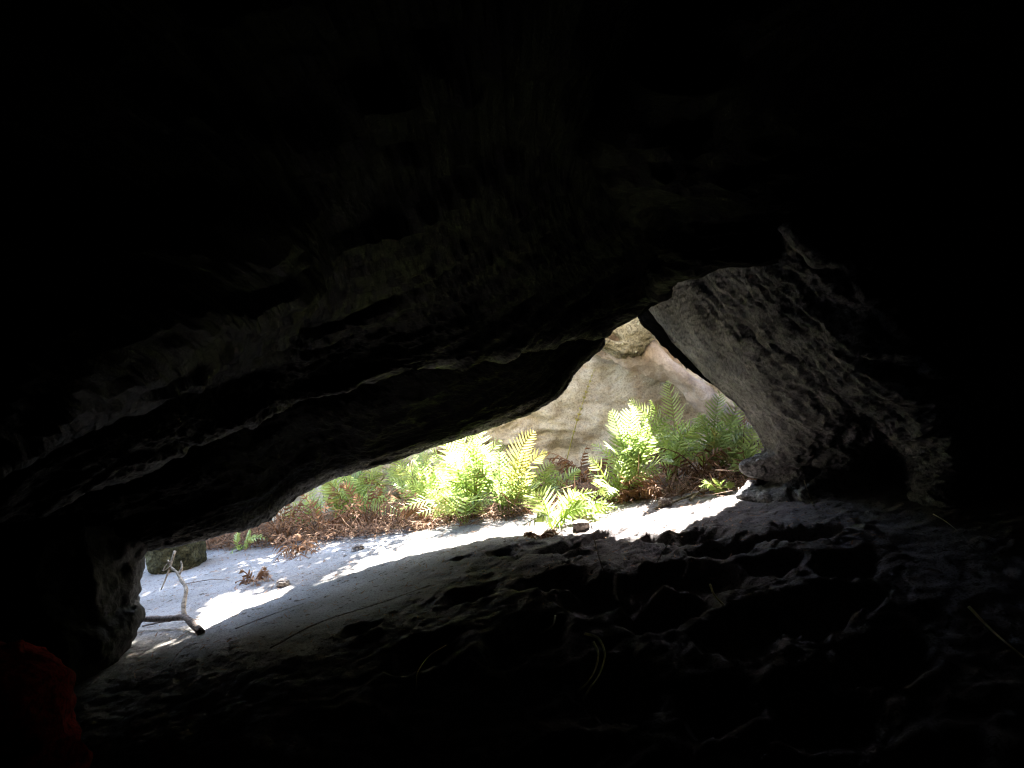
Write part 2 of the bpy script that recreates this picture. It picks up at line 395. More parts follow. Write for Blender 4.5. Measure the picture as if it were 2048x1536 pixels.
# ------------------------------------------------------------------ cave roof
lip = [(-300, 1190, 2.45), (170, 1113, 2.60), (400, 1075, 2.74), (528, 1043, 3.05), (572, 1008, 3.2), (650, 960, 3.34), (800, 915, 3.60), (1010, 840, 3.70), (1108, 792, 3.62), (1150, 738, 3.58), (1200, 690, 3.54), (1212, 655, 3.50), (1320, 592, 3.50), (1475, 500, 3.25)]
edA = [(-300, 1120, 1.70), (90, 985, 2.00), (300, 905, 2.20), (400, 862, 2.30), (470, 835, 2.38), (540, 808, 2.45), (620, 780, 2.52), (820, 727, 2.64), (1000, 697, 2.80), (1080, 677, 2.9), (1150, 662, 3.0), (1200, 648, 3.05), (1310, 588, 2.85), (1458, 510, 2.12)]
def extra(row, dx=1.5, dz=0.25):      # tuck an eleventh column beyond the right wall
    a, b = row[-2], row[-1]
    return list(row) + [b + np.array([dx, 0.1, dz])]
Lp = [P(*p) for p in lip]; Ap = [P(*p) for p in edA]
rows = []
n = len(Lp)
xs = np.linspace(-2.4, 1.7, n)
rows.append(extra([np.array([xs[i] * 1.1, -2.7, -1.2]) for i in range(n)]))
rows.append(extra([np.array([xs[i] * 1.1, -2.5, H - .1]) for i in range(n)]))
rows.append(extra([np.array([xs[i], -1.6, H + .55 + .12 * xs[i]]) for i in range(n)]))
rows.append(extra([np.array([xs[i] * .9, -.2, H + .70 + .15 * xs[i]]) for i in range(n)]))
t1 = [P(u, v - 330 - 60 * (i > 5), y * .55) for i, (u, v, y) in enumerate(edA)]
rows.append(extra(t1))
rows.append(extra([P(u, v - 120, y * .86) for (u, v, y) in edA]))
rows.append(extra([P(u, v - 38, y * .955) for (u, v, y) in edA]))
rows.append(extra([P(u, v - 4, y) for (u, v, y) in edA]))
rows.append(extra([P(u, v - 75, y + .20) for (u, v, y) in edA]))
def mixrow(t, lift, yb):
    return [Ap[i] * (1 - t) + Lp[i] * t + np.array([0, yb, lift]) for i in range(n)]
rows.append(extra(mixrow(.40, .06, .16)))
rows.append(extra(mixrow(.68, .02, .12)))
rows.append(extra(mixrow(.87, .0, .03)))
rows.append(extra(Lp))
rows.append(extra([p + np.array([0, .07, .07]) for p in Lp]))
V = loft(rows, 330, 460)
Nn = grid_normals(V)
near = np.clip((V[..., 1] - .5) / 1.5, 0, 1)[..., None]
aR = np.concatenate([np.zeros((1, V.shape[1])), np.cumsum(np.linalg.norm(np.diff(V, axis=0), axis=-1), 0)], 0)
bR = np.concatenate([np.zeros((V.shape[0], 1)), np.cumsum(np.linalg.norm(np.diff(V, axis=1), axis=-1), 1)], 1)
aR = aR - aR[-25]; bR = bR - bR[:, :1]
wv = .25 * fbm(V * 1.3, 3, 70)
st_ = np.stack([aR * 3.4 + wv * 3, bR * 1.0 + aR * .5, wv * 0 + V[..., 2]], -1)
d = .045 * ridged(st_, 3, 71) - .03 + .016 * ridged(st_ * np.array([3.3, 2.6, 2]) + 5, 3, 74) + .016 * fbm(V * 9, 4, 72) + .007 * fbm(V * 36, 3, 73)
tr_ = np.linspace(0, len(rows) - 1, 330)
edge = np.clip(np.abs(tr_ - 12) / 2.0, .32, 1)[:, None]
V = V + Nn * (d * edge + .007 * fbm(V * 30, 4, 76, .7) + .010 * fbm(V * 11, 2, 77) * (1 - edge))[..., None]
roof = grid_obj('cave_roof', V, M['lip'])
rim_lit = np.clip((tr_ - 10.7) / 1.5, 0, 1)[:, None] * .85 + .12 * np.exp(-((tr_ - 6.75) / .3) ** 2)[:, None]  # rim light painted along the lip and the inner ridge
rim_lit = np.clip(rim_lit * np.clip(.45 + 1.9 * fbm(np.stack([aR * 9, bR * 3.4, 0 * aR], -1), 4, 79), 0, 1.2), 0, 1)
rim_lit = rim_lit * np.clip(1 - (V[..., 0] - .35) / .3, .15, 1)
roof.data.attributes.new('rim_light', 'FLOAT', 'POINT').data.foreach_set('value', rim_lit.reshape(-1).astype(np.float32))
tag(roof, kind='structure')

# outer face of the roof rock above the opening (weathered, out of the camera's sight, catches the sun)
def wide(row, yo, zo):
    row = [p + np.array([0, yo, zo]) for p in row]
    a, b = row[0], row[-1]
    return [a + np.array([-6, -1.5, -1.2 - zo * .6]), a + np.array([-1.5, -.2, -.25 - zo * .2])] + row + [b + np.array([1.2, .2, .5]), b + np.array([5, -.5, .8]), b + np.array([9, -2.5, -2.5 - zo])]
rows = [wide(Lp, *o_) for o_ in [(.06, .06), (.18, .28), (.18, .9), (-.05, 1.7), (-.9, 2.4), (-3.5, 2.8), (-7, 2.2), (-10, -1.5)]]
V = loft(rows, 120, 260); V = V + grid_normals(V) * (.05 * fbm(V * 3, 4, 81) * np.clip(np.linspace(-.1, 3, 120), 0, 1)[:, None])[..., None]
tag(grid_obj('cave_hillside', V, M['cliff']), kind='structure')

# ------------------------------------------------------------------ right wall of the cave
R1 = [(1272, 540, 3.55), (1300, 603, 3.48), (1345, 665, 3.38), (1390, 718, 3.28), (1440, 768, 3.18), (1500, 820, 3.08), (1540, 900, 3.08), (1496, 936, 3.12), (1538, 964, 3.16), (1486, 992, 3.08), (1545, 1030, 3.0)]
R2 = [(1390, 470, 2.9), (1400, 545, 2.88), (1435, 622, 2.82), (1480, 688, 2.74), (1530, 752, 2.70), (1575, 815, 2.74), (1600, 880, 2.86), (1598, 930, 3.05), (1600, 962, 3.0), (1590, 995, 2.9), (1610, 1035, 2.85)]
R3 = [(1425, 400, 2.5), (1440, 505, 2.52), (1510, 598, 2.44), (1585, 680, 2.38), (1650, 760, 2.38), (1685, 825, 2.55), (1695, 880, 2.8), (1685, 930, 2.95), (1675, 965, 2.92), (1660, 1000, 2.85), (1670, 1040, 2.75)]
R3b = [(1450, 370, 2.25), (1475, 482, 2.27), (1560, 590, 2.2), (1655, 690, 2.14), (1735, 785, 2.24), (1780, 850, 2.6), (1795, 895, 2.9), (1790, 930, 2.98), (1780, 965, 2.95), (1770, 1000, 2.88), (1770, 1040, 2.75)]
R4 = [(1490, 330, 2.06), (1515, 460, 2.08), (1615, 580, 2.04), (1715, 685, 2.00), (1810, 790, 2.06), (1865, 870, 2.22), (1885, 915, 2.4), (1885, 945, 2.55), (1880, 975, 2.52), (1875, 1005, 2.46), (1880, 1050, 2.4)]
R4b = [(1540, 280, 1.96), (1570, 420, 1.98), (1680, 540, 1.94), (1790, 645, 1.92), (1880, 760, 1.98), (1930, 850, 2.18), (1945, 905, 2.38), (1945, 945, 2.52), (1940, 980, 2.50), (1935, 1015, 2.45), (1940, 1065, 2.4)]
R5 = [(1640, 220, 1.92), (1670, 360, 1.93), (1780, 490, 1.90), (1890, 605, 1.90), (1980, 740, 1.98), (2020, 850, 2.2), (2035, 910, 2.38), (2030, 960, 2.46), (2025, 1000, 2.46), (2020, 1040, 2.43), (2020, 1100, 2.4)]
m11 = len(R1)
rows = [[P(*p) + np.array([1.4, 1.0, 0]) for p in R1], [P(*p) + np.array([.35, .30, 0]) for p in R1], [P(*p) + np.array([.03, .06, 0]) for p in R1], [P(*p) for p in R1], [P(*p) for p in R2], [P(*p) for p in R3], [P(*p) for p in R3b], [P(*p) for p in R4], [P(*p) for p in R4b], [P(*p) for p in R5],
        [np.array([2.35, 2.0, H + 1.3 - 2.2 * k / (m11 - 1)]) for k in range(m11)], [np.array([2.5, .6, H + 1.3 - 2.2 * k / (m11 - 1)]) for k in range(m11)], [np.array([2.0, -.8, H + 1.3 - 2.2 * k / (m11 - 1)]) for k in range(m11)], [np.array([1.6, -3.0, H + 1.3 - 2.4 * k / (m11 - 1)]) for k in range(m11)]]
V = loft(rows, 330, 300); Nn = -grid_normals(V)
aW = np.concatenate([np.zeros((1, V.shape[1])), np.cumsum(np.linalg.norm(np.diff(V, axis=0), axis=-1), 0)], 0)
bW = np.concatenate([np.zeros((V.shape[0], 1)), np.cumsum(np.linalg.norm(np.diff(V, axis=1), axis=-1), 1)], 1)
aW = aW - aW[80]; wv = .10 * fbm(V * 2.2, 3, 90)
Q = np.stack([aW + wv, bW * .42 + .4 * wv, 0 * aW], -1)
pit = np.clip(.46 - worley(np.stack([Q[..., 0] * 8, Q[..., 1] * 11, Q[..., 2]], -1), 91), 0, 1)
d = -.055 * pit + .026 * ridged(Q * 5.0, 3, 92) - .02 + .018 * ridged(Q * 14, 3, 96) + .010 * fbm(V * 18, 3, 93) - .018 * np.clip(.5 - worley(V * 26, 94), 0, 1)
ee = np.clip(np.abs(np.linspace(0, len(rows) - 1, 330) - 3) / 1.2, .35, 1)[:, None]
low = np.clip((H - .10 - V[..., 2]) / .3, 0, 1)
d = d * ee - .03 * low * np.clip(.55 - worley(V * 9, 97), 0, 1)
V = V + Nn * d[..., None]
wall = grid_obj('cave_wall', V, M['cavewall'])
tag(wall, kind='structure')

# ------------------------------------------------------------------ left wall (dark, mostly unseen)
rows = []
for y, x0 in [(-3.0, -2.2), (-1, -1.9), (.5, -1.5), (1.4, -1.65), (2.2, -2.0), (2.6, -2.3), (3.0, -3.2)]:
    rows.append([np.array([x0 - .25 * abs(k - 3) * .3, y, -1.0 + 2.6 * k / 6]) for k in range(7)])
V = loft(rows, 120, 70); V = V + grid_normals(V) * (.06 * fbm(V * 3, 4, 101))[..., None]
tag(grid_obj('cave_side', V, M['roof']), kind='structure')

# ------------------------------------------------------------------ rock things
def rock(name, centre, size, mat, seed, label, cat='rock', amp=.16, sq=2.6, rot=0.0, tilt=0.0, nr=90, nc=140, freq=2.2, group=None, fine=.03):
    th = np.linspace(1e-3, math.pi - 1e-3, nr)[:, None]; ph = np.linspace(0, 2 * math.pi, nc, endpoint=False)[None]
    def sp(c, e): return np.sign(c) * np.abs(c) ** e
    e = 2 / sq
    D_ = np.stack([sp(np.sin(th), e) * sp(np.cos(ph), e), sp(np.sin(th), e) * sp(np.sin(ph), e), sp(np.cos(th), e) + 0 * ph], -1)
    off = seed * 3.7
    dd = 1 + amp * fbm(D_ * freq + off, 4, seed) + fine * ridged(D_ * 6 + off, 3, seed + 9) - fine * 1.5 * np.clip(.45 - worley(D_ * 7 + off, seed), 0, 1)
    V_ = D_ * dd[..., None] * np.array(size)
    ca, sa = math.cos(tilt), math.sin(tilt)
    x, z = V_[..., 0] * ca - V_[..., 2] * sa, V_[..., 0] * sa + V_[..., 2] * ca
    y = V_[..., 1]
    c, s_ = math.cos(rot), math.sin(rot)
    V_ = np.stack([x * c - y * s_, x * s_ + y * c, z], -1) + np.array(centre)
    o = grid_obj(name, V_, mat, wrap=True, flip=True)
    rebase(o, (centre[0], centre[1], centre[2] - size[2]))
    return tag(o, label, cat, group)

# cliff behind the ferns
cx = np.linspace(-5, 4.2, 330); cz_ = np.linspace(0, 1, 240)
topx = [-5, -2.2, -1.2, -.75, -.45, -.2, .1, .35, .7, .95, 1.25, 2, 4.2]
topz = [1.9, .8, -.05, -.15, -.15, .42, .70, .85, .85, 1.2, 1.6, 2.3, 2.6]
Vc = np.zeros((240, 330, 3))
ht = np.interp(cx, topx, topz)
for i, t in enumerate(cz_):
    tz = min(t / .80, 1)
    z = -0.5 + (H + ht + .5) * tz
    yb = 5.28 + .16 * np.sin(cx * 1.3) - .30 * np.clip(cx - .5, 0, 3) - .25 * tz + .0 * cx
    back = max(0, (t - .80) / .20)
    Vc[i, :, 0] = cx; Vc[i, :, 1] = yb + back * 4.0; Vc[i, :, 2] = z + .25 * math.sin(back * 2)
Nn = grid_normals(Vc)
lay = np.stack([Vc[..., 0] * 1.0, Vc[..., 1], Vc[..., 2] * 3.2 + .6 * Vc[..., 0]], -1)
d = .12 * fbm(Vc * 1.6, 3, 111) + .045 * ridged(lay * np.array([1.3, 1.3, 1.0]), 4, 112, .55) + .026 * fbm(Vc * 7, 5, 113, .65) - .05 * np.clip(.4 - worley(Vc * np.array([4, 4, 6]), 114), 0, 1)
crack = np.clip(.045 - np.abs(perlin(lay * 1.4 + 3, 117)), 0, 1)
d = d - .6 * crack * np.clip(perlin(Vc * 1.7, 118) + .1, 0, 1) * 3 * .5
Vc = Vc + Nn * np.where(Nn[..., 1:2] > 0, -1, 1) * d[..., None]
tag(grid_obj('cliff', Vc, M['cliff'], flip=True), kind='structure')

c = P(1226, 640, 4.62)
o = rock('rock_block', c + np.array([-.01, .12, .02]), (.30, .18, .20), M['olive'], 3, 'olive lichen-spotted rock block in the top corner of the opening, with a dark pocket', tilt=-.45, amp=.22, sq=3.6, fine=.03, freq=1.6)
pk = np.array(P(1231, 672, 4.50)) - np.array(o.location)
for v_ in o.data.vertices:                      # the pocket: a deep slot in its face
    q_ = ((v_.co.x - pk[0]) / .050) ** 2 + ((v_.co.z - pk[2] + .35 * (v_.co.x - pk[0])) / .020) ** 2
    if v_.co.y < .10: v_.co.y += .16 * math.exp(-q_ ** 2)
E = lambda pts, y, o=(0, 0, 0): [P(u, v, y + k * .0) + np.array(o) for k, (u, v) in enumerate(pts)]
top = [(1205, 560), (1246, 622), (1276, 652), (1302, 682), (1332, 712), (1368, 742), (1420, 785), (1500, 850)]
mid = [(1180, 640), (1240, 658), (1275, 690), (1300, 716), (1330, 738), (1362, 758), (1405, 795), (1470, 870)]
low = [(1160, 690), (1205, 706), (1250, 730), (1290, 748), (1325, 762), (1355, 772), (1390, 806), (1450, 890)]
rows = [E(top, 5.15, (.1, .3, -.04)), E(top, 4.80, (.02, .1, -.01)), E(top, 4.68), E(mid, 4.62), E(low, 4.76), E(low, 4.86, (0, 0, .02)), E(low, 5.2, (0, 0, .03)), E(low, 5.5, (.05, 0, -.2))]
V = loft(rows, 170, 190); Nn = grid_normals(V); Nn = np.where(Nn[..., 1:2] > 0, -Nn, Nn)
d = .022 * ridged(np.stack([(V[..., 0] - V[..., 2]) * 1.2, V[..., 1] * 2, (V[..., 2] + V[..., 0]) * 4.5], -1), 3, 141) - .012 + .035 * fbm(V * 2.5, 2, 142) + .005 * fbm(V * 22, 3, 144) - .07 * np.clip(.36 - worley(V * 5, 143), 0, 1)
V = V + Nn * d[..., None]
o = grid_obj('rock_slab', V, M['pink']); rebase(o, (V[..., 0].mean(), V[..., 1].mean(), V[..., 2].min()))
tag(o, 'pinkish sandstone slab slanting down from the dark crevice to the tall right-hand ferns', 'rock')
rock('crevice_shade', P(1350, 664, 4.1) + np.array([.04, .1, .02]), (.36, .12, .11), M['roof'], 31, 'black rock wedged in the crevice between the pinkish slab and the grey cave wall', tilt=-.80, amp=.30, sq=2.5, freq=3.5, fine=.06)  # black shape added to stand for the shade inside the crevice
rows = None

# rock pillar at the left of the opening
rows = []
for (v, ul, ur, y) in [(880, -200, 240, 2.66), (980, -180, 255, 2.66), (1050, -160, 275, 2.64), (1090, -140, 285, 2.62), (1125, -120, 268, 2.58), (1170, -120, 260, 2.55), (1215, -130, 248, 2.52), (1243, -140, 262, 2.50), (1262, -150, 256, 2.48), (1290, -160, 240, 2.46), (1325, -170, 222, 2.44), (1380, -190, 205, 2.42)]:
    a = P(ul, v, y); b_ = P(ur, v, y); c = (a + b_) / 2; rx = (b_[0] - a[0]) / 2
    rows.append([c + np.array([rx * math.cos(t) * (1 if math.cos(t) < 0 else 1), .30 * math.sin(t), 0]) for t in np.linspace(0, 2 * math.pi, 13)])
V = loft(rows, 150, 240); Nn = grid_normals(V)
Nn = np.where(((V - V.mean(1, keepdims=True)) * Nn).sum(-1, keepdims=True) < 0, -Nn, Nn)
pp = V.copy()
d = .022 * ridged(V * np.array([6, 6, 2.5]), 4, 131) - .012 + .016 * fbm(V * 16, 3, 132)
V = V + Nn * d[..., None]; V[:, -1] = V[:, 0]
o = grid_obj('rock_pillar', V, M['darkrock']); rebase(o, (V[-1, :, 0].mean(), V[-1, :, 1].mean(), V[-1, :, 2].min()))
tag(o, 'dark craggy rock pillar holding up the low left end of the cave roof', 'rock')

g = G(335, 1150)
rock('boulder', g + np.array([-.03, .16, .10]), (.14, .14, .16), M['mossy'], 41, 'mossy olive boulder under the far left of the roof, behind the bare branch', amp=.14)
g = G(560, 1180)
for (u, v, s_, lab, sd_) in [(566, 1172, .028, 'grey stone in the sand below the withered fern tangle', 51), (1162, 1056, .035, 'pale pinkish stone half in sun at the edge of the trodden sand', 52), (1165, 1040, .045, 'pinkish stone among the low fern fronds beside the sunlit sand', 54), (715, 1100, .03, 'small stone on smooth sand below the drooping fern', 55), (1330, 1010, .03, 'tiny stone on shaded sand at the edge of the fern bank', 56)]:
    g = onground(u, v, s_ * .25)
    rock('stone', g, (s_, s_ * .8, s_ * .7), M['stone'], sd_, lab, 'stone', nr=40, nc=60, group='stones lying on the sand', amp=.3)

# ------------------------------------------------------------------ ferns
def bez(a, b, c, t):
    t = np.asarray(t)[:, None]
    return (1 - t) ** 2 * a + 2 * t * (1 - t) * b + t ** 2 * c

def frond(base, tip, rise=.4, width=.10, rs=None, mat='fern', parent=None, origin=None, bare=.16, sparse=1.0, curl=0.0, stalk='frond'):
    rs = rs or random
    base = np.asarray(base, float); tip = np.asarray(tip, float)
    L = np.linalg.norm(tip - base)
    mid = base * .5 + tip * .5 + np.array([rs.uniform(-.04, .04), rs.uniform(-.04, .04), rise * L])
    mid[:2] = base[:2] * .68 + tip[:2] * .32 + np.array([rs.uniform(-.03, .03), rs.uniform(-.03, .03)])
    ts = np.linspace(0, 1, 15); ax = bez(base, mid, tip, ts)
    arc = np.linalg.norm(np.diff(ax, axis=0), axis=1).sum()
    mb = MB()
    mb.tube(ax, list(np.linspace(.0042, .0012, 15)), 4)
    face = np.array([rs.uniform(-.35, .35), -.62 + rs.uniform(-.35, .35), .68 + rs.uniform(-.25, .25)])
    npn = max(8, int(arc * (1 - bare) / .0215 * sparse))
    for k in range(npn):
        q = (k + .5) / npn; t = bare + (1 - bare) * q
        p = bez(base, mid, tip, [t])[0]; T = bez(base, mid, tip, [min(t + .01, 1)])[0] - bez(base, mid, tip, [t - .01])[0]
        T /= np.linalg.norm(T)
        S = np.cross(T, face); S /= max(np.linalg.norm(S), 1e-6); N_ = np.cross(S, T)
        prof = min(1, .45 + 2.2 * q) * (1 - q ** 2.2) ** .75 + .06
        ln = width * prof * rs.uniform(.86, 1.08)
        if rs.random() < (.35 if mat == 'deadfern' else .05): continue
        for sg in (-1, 1):
            if rs.random() < .06: continue
            ln = width * prof * rs.uniform(.72, 1.1)
            dr = sg * S * math.cos(.35 + .3 * q) + T * math.sin(.35 + .3 * q) + N_ * rs.uniform(-.12, .12)
            w0 = .0064 * (.55 + .45 * prof)
            Lp_, Rp_ = [], []
            for j, (f_, wf) in enumerate([(0, .55), (.25, 1.0), (.6, .85), (.85, .5), (1.0, .08)]):
                c_ = p + dr * ln * f_ - N_ * ln * (.16 + curl * rs.uniform(.5, 1.5)) * f_ * f_ + T * ln * .16 * f_ * f_
                Wd = T * w0 * wf + N_ * w0 * .25 * wf * sg
                Lp_.append(c_ - Wd); Rp_.append(c_ + Wd)
            mb.strip(Lp_, Rp_)
    o = origin if origin is not None else base
    return mb.build(stalk, M[mat], parent, o)

def fern(name, label, basepx, tips, extra_n=4, seed=1, mat='fern', group='green ferns on the sand bank', width=.105, spread=.32, hgt=.42, bare=.16, curl=0.0, sparse=1.0, base3=None):
    rs = random.Random(seed)
    b = onground(*basepx, -.015) if base3 is None else np.array(base3)
    root = empty(name, b, label, 'fern', group)
    for tp in tips:
        u, v = tp[0], tp[1]; dy = tp[2] if len(tp) > 2 else 0.0; mt = tp[3] if len(tp) > 3 else mat
        t = P(u, v, b[1] + dy)
        L = np.linalg.norm(t - b)
        up = (t[2] - b[2]) / L
        rise = .18 + .38 * (1 - max(0, up))
        frond(b + np.array([rs.uniform(-.03, .03), rs.uniform(-.03, .03), 0]), t, rise, width * min(1.15, .55 + L * .8), rs, mt, root, b, bare, sparse, curl)
    for _ in range(int(extra_n * 1.6 + 1) if extra_n else 0):
        a = rs.uniform(0, 2 * math.pi); r = spread * rs.uniform(.5, 1); z = hgt * rs.uniform(.35, 1)
        t = b + np.array([r * math.cos(a), r * math.sin(a) * .8, z])
        mt = mat if mat != 'fern' or rs.random() > .25 else rs.choice(['yellowfern', 'deadfern'])
        frond(b + np.array([rs.uniform(-.04, .04), rs.uniform(-.04, .04), 0]), t, .25 + .3 * rs.random(), width * rs.uniform(.6, 1.1), rs, mt, root, b, bare, sparse, curl)
    return root

fern('fern', 'tall green fern at the right end of the bank, against the grey cave wall', (1430, 952), [(1440, 784), (1512, 850, -.05), (1478, 800), (1400, 825), (1385, 905, -.15), (1500, 905, -.1), (1455, 850, -.1)], 4, 1, spread=.22, hgt=.36)
fern('fern', 'fern with the highest upright frond, below the pinkish rock shelf', (1345, 962), [(1335, 762), (1258, 800), (1368, 845, -.1), (1300, 800), (1410, 850), (1320, 870, -.2)], 3, 2, spread=.25, hgt=.4)
fern('fern', 'fern whose crown is bleached white by the sun, right of the cliff shoot', (1262, 985), [(1222, 822, 0), (1262, 812), (1300, 818), (1335, 835, -.05), (1345, 925, -.2), (1205, 900, -.05), (1230, 870, -.15), (1285, 850, -.1), (1245, 840, .05)], 3, 3, spread=.25, hgt=.4)
fern('fern', 'fern with long fronds arching over both ways above a brown dead fern', (1232, 1003), [(1192, 985, -.15), (1325, 940, -.15), (1178, 945, .05), (1250, 915), (1215, 990, -.25)], 2, 4, spread=.2, hgt=.3)
fern('fern', 'small bright green fern alone on dry litter near the right end of the bank', (1437, 990), [(1408, 965, -.05), (1468, 966), (1425, 958), (1448, 960), (1400, 975, -.1)], 0, 6, width=.06)
fern('fern', 'tall fern with sun-bleached crown touching the roof edge', (945, 1035), [(880, 878), (915, 862), (945, 868), (968, 860), (1000, 880), (930, 890, -.1), (905, 905, -.15), (975, 905, -.1), (890, 895), (955, 880, -.05), (860, 900)], 5, 7)
fern('fern', 'yellowing fern with an upright golden frond in front of the cliff', (1015, 1030), [(1068, 862, 0, 'yellowfern'), (1050, 905, -.05, 'yellowfern'), (1000, 905), (1035, 925), (1055, 960, -.1), (990, 950, -.1)], 4, 8, spread=.25, hgt=.36)
fern('fern', 'dark bluish green fern leaning right toward the gap in the bank', (1068, 1012), [(1140, 955), (1095, 945), (1125, 985, -.1), (1040, 955), (1105, 1000, -.15), (1075, 960, -.05)], 3, 9, spread=.25, hgt=.25)
fern('fern', 'dense fern in the middle of the left thicket under the roof edge', (858, 1035), [(832, 925), (795, 930), (868, 912), (810, 965, -.1), (890, 940, -.1), (850, 950, -.15), (780, 960)], 5, 10)
fern('fern', 'fern with one pale frond arching low to the left over brown litter', (930, 1046), [(800, 1020, -.15), (850, 985, -.1), (985, 1000, -.1), (900, 975, -.1)], 1, 11, spread=.2, hgt=.2)
fern('fern', 'fern with a drooping bluish frond hanging over smooth sand', (690, 1052), [(855, 1072, -.35), (740, 925), (700, 955), (655, 975), (780, 1000, -.2), (685, 1000, -.15), (765, 945)], 5, 12)
fern('fern', 'low sunlit fern at the front edge of the bank beside bright sand', (1112, 1052), [(1192, 985, 0), (1150, 985), (1185, 1020, -.1), (1075, 1030, -.1), (1045, 1052, -.15), (1125, 1020, -.15), (1215, 1010, -.05), (1165, 1000)], 2, 13, spread=.18, hgt=.18)
fern('fern', 'small fern between two pinkish stones at the sunlit sand', (1190, 1040), [(1235, 1015, -.05), (1160, 1010), (1210, 1000), (1140, 1045, -.1), (1185, 1060, -.15)], 1, 14, width=.07, spread=.15, hgt=.12)
fern('fern', 'sparse dull fern at the far left of the bank among brown stalks', (605, 1058), [(622, 975), (570, 1010), (655, 995), (590, 1030, -.1), (640, 1020, -.1)], 3, 15, spread=.2, hgt=.25)
fern('fern', 'thin bright creeping fern sprig beneath the roof edge at far left', (490, 1098), [(458, 1110, -.1), (545, 1082, -.05), (478, 1062), (500, 1060), (515, 1070)], 0, 16, width=.05)
fern('fern', 'shady fern at the back of the left thicket, half behind taller fronds', (760, 1020), [(745, 950), (800, 940), (720, 965), (830, 980)], 5, 17, spread=.3, hgt=.35)
fern('fern', 'shady fern at the back of the right clump beside the cave wall edge', (1475, 938), [(1500, 850), (1440, 860), (1525, 890, -.1), (1460, 835)], 3, 18, spread=.18, hgt=.3)
fern('fern', 'upright feathery fern rising behind the drooping bluish frond', (712, 1032), [(640, 965), (682, 952), (722, 938), (765, 928), (735, 970, -.1), (690, 990, -.15), (775, 985, -.15), (660, 1005, -.15)], 3, 31)
fern('fern', 'tall narrow fern behind the dense middle one, its tips hidden by the roof edge', (822, 1012), [(782, 935), (842, 912), (862, 922), (800, 960, -.1), (850, 965, -.1), (820, 930)], 3, 32)
fern('fern', 'green fern behind the yellowing one at the foot of the cliff', (1000, 1002), [(1000, 885), (1042, 900), (968, 915), (1062, 932), (1020, 940, -.1), (980, 950, -.1)], 2, 33, spread=.25, hgt=.3)
fern('fern', 'bright arching fern at the very front of the left thicket', (896, 1042), [(985, 1008, -.1), (835, 1028, -.15), (905, 955), (935, 972), (862, 982, -.05), (880, 1000, -.1), (940, 1010, -.15)], 1, 34, spread=.2, hgt=.2)
fern('fern', 'yellow-green fern pressed close against the edge of the grey cave wall', (1500, 958), [(1528, 880), (1490, 895), (1535, 925, -.05), (1462, 915, -.05), (1512, 860), (1545, 900)], 1, 35, spread=.15, hgt=.25)
fern('fern', 'low green fern on brown litter between the two clumps', (1120, 990), [(1085, 960), (1150, 965), (1110, 940), (1135, 975, -.1), (1095, 980, -.1)], 2, 36, width=.07, spread=.18, hgt=.16)
DG = 'dead brown ferns on the sand bank'
fern('fern', 'brown dead fern with crumpled sunlit fronds below the right clump', (1262, 1000), [(1330, 952, -.1), (1245, 955, -.1), (1228, 998, -.15), (1300, 965, -.15), (1275, 950, -.1), (1315, 985, -.15)], 2, 21, 'deadfern', DG, .09, .15, .15, curl=.5)
fern('fern', 'fan of bare reddish brown fern stalks at the left end of the bank', (640, 1078), [(540, 1045), (600, 985), (560, 1060, -.1), (690, 1040), (520, 1065), (700, 1060, -.1), (620, 1000), (575, 1010), (660, 990), (720, 1030)], 6, 22, 'deadfern', DG, .06, .3, .25, curl=.5, sparse=.5, bare=.35)
fern('fern', 'withered fern tangle spilling down over the smooth sand below the stalks', (592, 1105), [(545, 1130, -.2), (642, 1128, -.15), (602, 1165, -.35), (610, 1090), (560, 1110, -.1), (575, 1150, -.25), (640, 1100, -.1), (655, 1135, -.2)], 3, 23, 'deadfern', DG, .07, .2, .1, curl=.6)
fern('fern', 'dead fern curled against the foot of the cliff behind the gap', (1165, 965), [(1075, 905), (1100, 925), (1175, 890), (1215, 930), (1145, 935, -.1), (1195, 955, -.1)], 4, 24, 'deadfern', DG, .05, .3, .2, curl=.8, sparse=.5, bare=.3)
fern('fern', 'brown dead fern under the tall right-hand ferns near the cave wall', (1400, 965), [(1440, 920), (1360, 930), (1480, 940), (1340, 950, -.1), (1420, 930, -.1)], 5, 25, 'deadfern', DG, .07, .3, .2, curl=.6)
fern('fern', 'crumpled brown fern at the front foot of the left thicket', (860, 1050), [(800, 1025), (910, 1020), (840, 1010), (880, 1040, -.1), (930, 1030)], 5, 26, 'deadfern', DG, .07, .3, .2, curl=.6)
fern('fern', 'low withered leaf clump casting dapples beside the bright sand patch', (505, 1165), [(480, 1140), (530, 1135), (550, 1165, -.05), (470, 1165), (520, 1180, -.1)], 1, 27, 'deadfern', DG, .05, .12, .06, curl=.5)
fern('fern', 'small dark withered clump at the edge of the trodden sand, sun behind it', (1085, 1075), [(1060, 1065), (1110, 1060), (1130, 1078, -.05), (1070, 1085, -.08), (1045, 1070)], 1, 28, 'deadfern', DG, .04, .1, .05, curl=.5)
fern('fern', 'upright bare brown stalks at the far left tip of the fern bank', (565, 1085), [(540, 1005), (575, 985), (605, 1000), (515, 1050), (560, 1030), (590, 1020), (625, 985), (530, 1080, -.1), (500, 1070)], 5, 37, 'deadfern', DG, .05, .28, .28, curl=.5, sparse=.5, bare=.4)
fern('fern', 'brown stalks mixed through the left thicket above the smooth sand', (735, 1055), [(700, 980), (745, 960), (780, 1000), (690, 1030, -.1), (800, 1040, -.1), (760, 1020)], 5, 38, 'deadfern', DG, .05, .28, .28, curl=.5, sparse=.5, bare=.4)
# single tall shoot in front of the cliff
b = onground(1128, 945); root = empty('fern_shoot', b, 'single tall yellow-green fern shoot leaning in front of the tan cliff', 'fern shoot')
frond(b, P(1190, 736, b[1] - .1), .03, .022, random.Random(5), 'yellowfern', root, b, .35, .55, 0, 'stalk')

